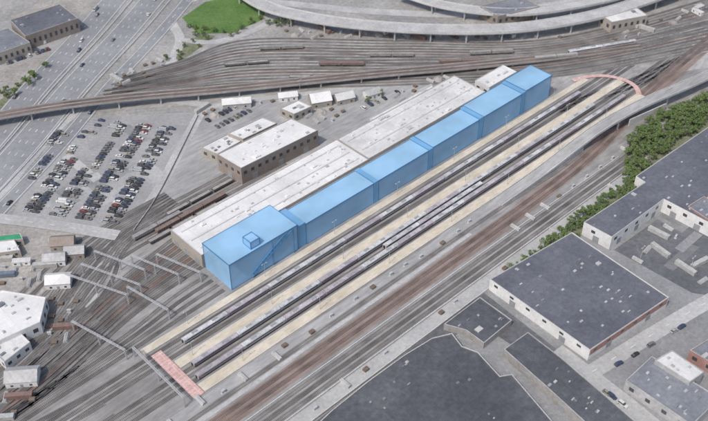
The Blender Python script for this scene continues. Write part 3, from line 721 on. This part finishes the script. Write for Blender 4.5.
# ---------------------------------------------------------------- yard clutter
def one(b,name,mats):
    o=b.make(name,mats); me=o.data; bpy.data.objects.remove(o); return me
def container(col,nm):
    b=B(); b.box(-6,6,-1.2,1.2,.12,2.6)
    for i in range(20): x=-5.7+i*.6; b.box(x-.1,x+.1,-1.26,1.26,.2,2.5)
    for x in(-6.03,5.93):
        for y in(-1.27,1.17): b.box(x,x+.1,y,y+.1,0,2.66)
    for y in(-.6,.6): b.box(6,6.08,y-.5,y+.5,.3,2.4)
    return one(b,'shipping_container',[M('container_'+nm,col,tuple(c*.8 for c in col),.4,1,.2,rough=.6)])
def cabin():
    b=B(); b.box(-4.5,4.5,-1.5,1.5,.3,2.9); b.box(-4.7,4.7,-1.7,1.7,2.9,3.1,1)
    for x in(-3,2.5): b.box(x-.6,x+.6,-1.56,1.56,1.3,2.2,2)
    b.box(-.5,.5,-1.57,-1.4,.3,2.4,3)
    for x in(-4,4): b.box(x-.3,x+.3,-1.2,1.2,0,.3,3)
    return one(b,'site_cabin',[m_whitewall,m_conc,m_glass,m_door])
def stack():
    b=B()
    for k in range(5):
        for i in range(6): b.box(-1.3+U(-.1,.1),1.3+U(-.1,.1),-1+i*.34,-.74+i*.34,k*.25,k*.25+.2) if k%2==0 else b.box(-1.2+i*.42,-.9+i*.42,-1.1,1.1,k*.25,k*.25+.2)
    return one(b,'timber_stack',[m_wood])
def mound():
    b=B();k=14;rings=6
    for j in range(rings):
        r=4.5*(1-j/(rings-1)); 
        for i in range(k): a=2*math.pi*i/k; rr=r*U(.85,1.15); b.V.append((rr*math.cos(a),rr*math.sin(a)*.8,2.2*(j/(rings-1))**.8+(U(-.15,.15) if j else -.1)))
    for j in range(rings-1):
        for i in range(k): b.F.append((j*k+i,j*k+(i+1)%k,(j+1)*k+(i+1)%k,(j+1)*k+i)); b.M.append(0)
    return one(b,'gravel_mound',[m_dirt])
def cabinet():
    b=B(); b.box(-.9,.9,-.45,.45,.1,1.7); b.box(-1,1,-.55,.55,1.7,1.82); b.box(-1.1,1.1,-.65,.65,0,.1,1); b.box(-.05,.05,-.48,-.45,.2,1.6,1)
    return one(b,'equipment_cabinet',[m_metal,m_conc])
def pipes():
    b=B()
    for r_ in range(3):
        for i in range(5-r_): b.cyl(-1+i*.5+r_*.25,.25+r_*.43,-3,3,.24,k=8,axis='y')
    return one(b,'pipe_stack',[m_conc2])
clut=[(container((.24,.16,.14),'rust'),'shipping_container','dull brown shipping container on yard ground','container'),
 (container((.17,.21,.26),'blue'),'shipping_container','faded blue shipping container on yard ground','container'),
 (container((.45,.45,.43),'grey'),'shipping_container','pale grey shipping container on yard ground','container'),
 (cabin(),'site_cabin','white portable site cabin on the yard ground','cabin'),
 (stack(),'timber_stack','stack of dark timber sleepers on the ground','timber stack'),
 (mound(),'gravel_mound','heap of brown gravel on the ground','gravel heap'),
 (cabinet(),'equipment_cabinet','grey metal equipment cabinet on concrete base','equipment cabinet'),
 (pipes(),'pipe_stack','stack of pale concrete pipes on the ground','pipe stack')]
def put(q,k,ang=None):
    me,nm,lb,ct=clut[k]
    o=bpy.data.objects.new(nm,me); COL.objects.link(o); o.location=(q.x,q.y,.1); o.rotation_euler=(0,0,ang if ang is not None else RANG+random.choice((0,math.pi/2))+U(-.2,.2))
    tag(o,lb,ct,'stored things in the yards')
def scatter(poly,n,w,avoid=3.2,placed=[],ang=None):
    pp=pxs(poly); xs=[p.x for p in pp];ys=[p.y for p in pp];c=0;tr=0
    while c<n and tr<n*40:
        tr+=1; q=Vector((U(min(xs),max(xs)),U(min(ys),max(ys))))
        if not inpoly(q,pp) or any((q-r).length<avoid*1.7 for r in placed): continue
        put(q,random.choices(range(8),w)[0],ang); placed.append(q); c+=1
D1=(.4,.4,.8,.6,5,1.5,4,4)
scatter([(0,258),(48,262),(50,284),(20,286),(0,288)],16,D1,ang=.1)
scatter([(52,298),(78,302),(66,345),(52,350),(48,330)],14,D1,ang=.1)
scatter([(0,395),(30,390),(36,400),(20,421),(0,421)],6,D1,ang=.1)
scatter([(200,110),(275,101),(255,108),(205,118)],18,D1)
scatter([(300,112),(350,108),(335,122),(320,124)],14,D1)
scatter([(385,97),(440,78),(450,78),(400,104)],16,D1)
scatter([(110,72),(160,60),(170,70),(120,88)],12,(0,0,.3,.3,4,1,4,4))
scatter([(280,30),(560,36),(560,39),(300,38)],34,D1)
scatter([(600,35),(700,5),(708,12),(610,45)],14,(0,0,.6,.6,3,1,3,3))
scatter([(625,255),(700,290),(740,280),(665,225)],10,(1,1,3,1,1,0,2,2))
for s in range(-80,300,13):
    put(S(s+U(-4,4),47.5+U(-2,2)) if s<140 else S(s,68),random.choices((6,4,7),(6,3,2))[0],RANG)
    if R()<.6: put(S(s+U(-4,4),84+U(-1,1)),random.choices((6,4,7),(4,3,2))[0],RANG)
# ---------------------------------------------------------------- trees
def tree_master(i):
    random.seed(100+i); e=empty('tree',(0,0,0),'','tree','trees on the bank beside the tracks'); h=U(6.5,8)
    b=B(); b.cyl(0,0,0,h*.6,.28,.12,7)
    cl=[]
    for k in range(10):
        a=U(0,6.28); r=U(.6,2.9); z=U(h*.4,h*.95); r*=1.25-abs(z/h-.6); q=Vector((r*math.cos(a),r*math.sin(a),z)); cl.append((q,U(.8,1.4)))
        if k<5: b.beam((0,0,h*.35),tuple(q),.13)
    b.make('trunk',[m_trunk],e)
    V=[];Fc=[];Mi=[]
    for q,r in cl:
        for j in range(75):
            d=Vector((random.gauss(0,1),random.gauss(0,1),random.gauss(0,1))).normalized()*r*U(.6,1.15); p=q+d
            n=(d.normalized()+Vector((U(-.6,.6),U(-.6,.6),U(.1,1.0)))).normalized(); x=n.orthogonal().normalized()*U(.2,.38); y=n.cross(x).normalized()*U(.2,.38); k=len(V)
            V+=[tuple(p+x),tuple(p+y),tuple(p-x),tuple(p-y)]; Fc.append((k,k+1,k+2,k+3)); Mi.append(0 if R()<.5 else 1)
    mesh_obj('crown',V,Fc,leafs,Mi,e); return e
tm=[tree_master(i) for i in range(5)]
random.seed(5)
def trees(poly,n,sc=(.7,1.3),md=3.2,px=True,label='leafy green tree on the bank beside the tracks',placed=[]):
    pp=pxs(poly) if px else poly; xs=[p.x for p in pp];ys=[p.y for p in pp];c=0;tr=0
    while c<n and tr<n*40:
        tr+=1; q=Vector((U(min(xs),max(xs)),U(min(ys),max(ys))))
        if not inpoly(q,pp) or any((q-r).length<md for r in placed): continue
        t=copy_thing(random.choice(tm),(q.x,q.y,0),U(0,6.28),label); k=U(*sc); t.scale=(k,k,k*U(.8,1.05)); placed.append(q); c+=1
trees([(622,172),(630,144),(650,124),(708,96),(735,90),(735,107),(700,129),(650,162),(628,184)],105,(.65,1.25),3.4)
trees(sts([(108,87.5),(228,84),(240,88),(235,95),(170,97),(108,93)]),80,(.4,.85),2.7,False,'small bushy tree between road and warehouse')
trees([(184,22),(205,30),(232,32),(262,18),(258,26),(232,37),(196,37)],12,(.5,.8),4,label='small tree on the grass loop')
trees([(165,60),(200,36),(212,38),(176,64)],8,(.4,.7),4,label='small tree on the dry bank')
trees([(0,96),(44,64),(50,70),(0,110)],10,(.5,.9),4,label='small tree beside the highway')
trees([(270,14),(295,20),(290,32),(268,30)],8,(.5,.8),4,label='small tree near the elevated road')
trees([(365,100),(380,94),(384,97),(368,106)],3,(.5,.7),3,label='small tree behind the long shed')
for m_ in tm:
    for ch in list(m_.children): bpy.data.objects.remove(ch)
    bpy.data.objects.remove(m_)
# ---------------------------------------------------------------- light, sky, camera
el=math.radians(54); d=Vector((-.6*math.cos(el),-.8*math.cos(el),math.sin(el)))
sd=bpy.data.lights.new('sun','SUN'); sd.energy=2.3; sd.angle=math.radians(2); sd.color=(1,.975,.94)
so=bpy.data.objects.new('sun',sd); so.rotation_euler=d.to_track_quat('Z','Y').to_euler(); COL.objects.link(so)
w=bpy.data.worlds.new('World'); SC.world=w; w.use_nodes=True; N_=w.node_tree.nodes
sk=N_.new('ShaderNodeTexSky'); sk.sky_type='NISHITA'; sk.sun_disc=False; sk.sun_elevation=el; sk.sun_rotation=math.atan2(-.6,-.8)%(2*math.pi); sk.air_density=1; sk.dust_density=3.5
w.node_tree.links.new(sk.outputs[0],N_['Background'].inputs[0]); N_['Background'].inputs[1].default_value=.15
SC.view_settings.view_transform='Standard'; SC.view_settings.look='None'
cd=bpy.data.cameras.new('camera'); cd.sensor_width=36; cd.lens=36*FP/708; cd.clip_start=1; cd.clip_end=12000
cd.dof.use_dof=True; cd.dof.focus_distance=490; cd.dof.aperture_fstop=.026
co=bpy.data.objects.new('camera',cd); co.location=(0,0,HC); co.rotation_euler=(math.radians(50),0,0); COL.objects.link(co); SC.camera=co
print('cars',carn[0],'objects',len(bpy.data.objects))
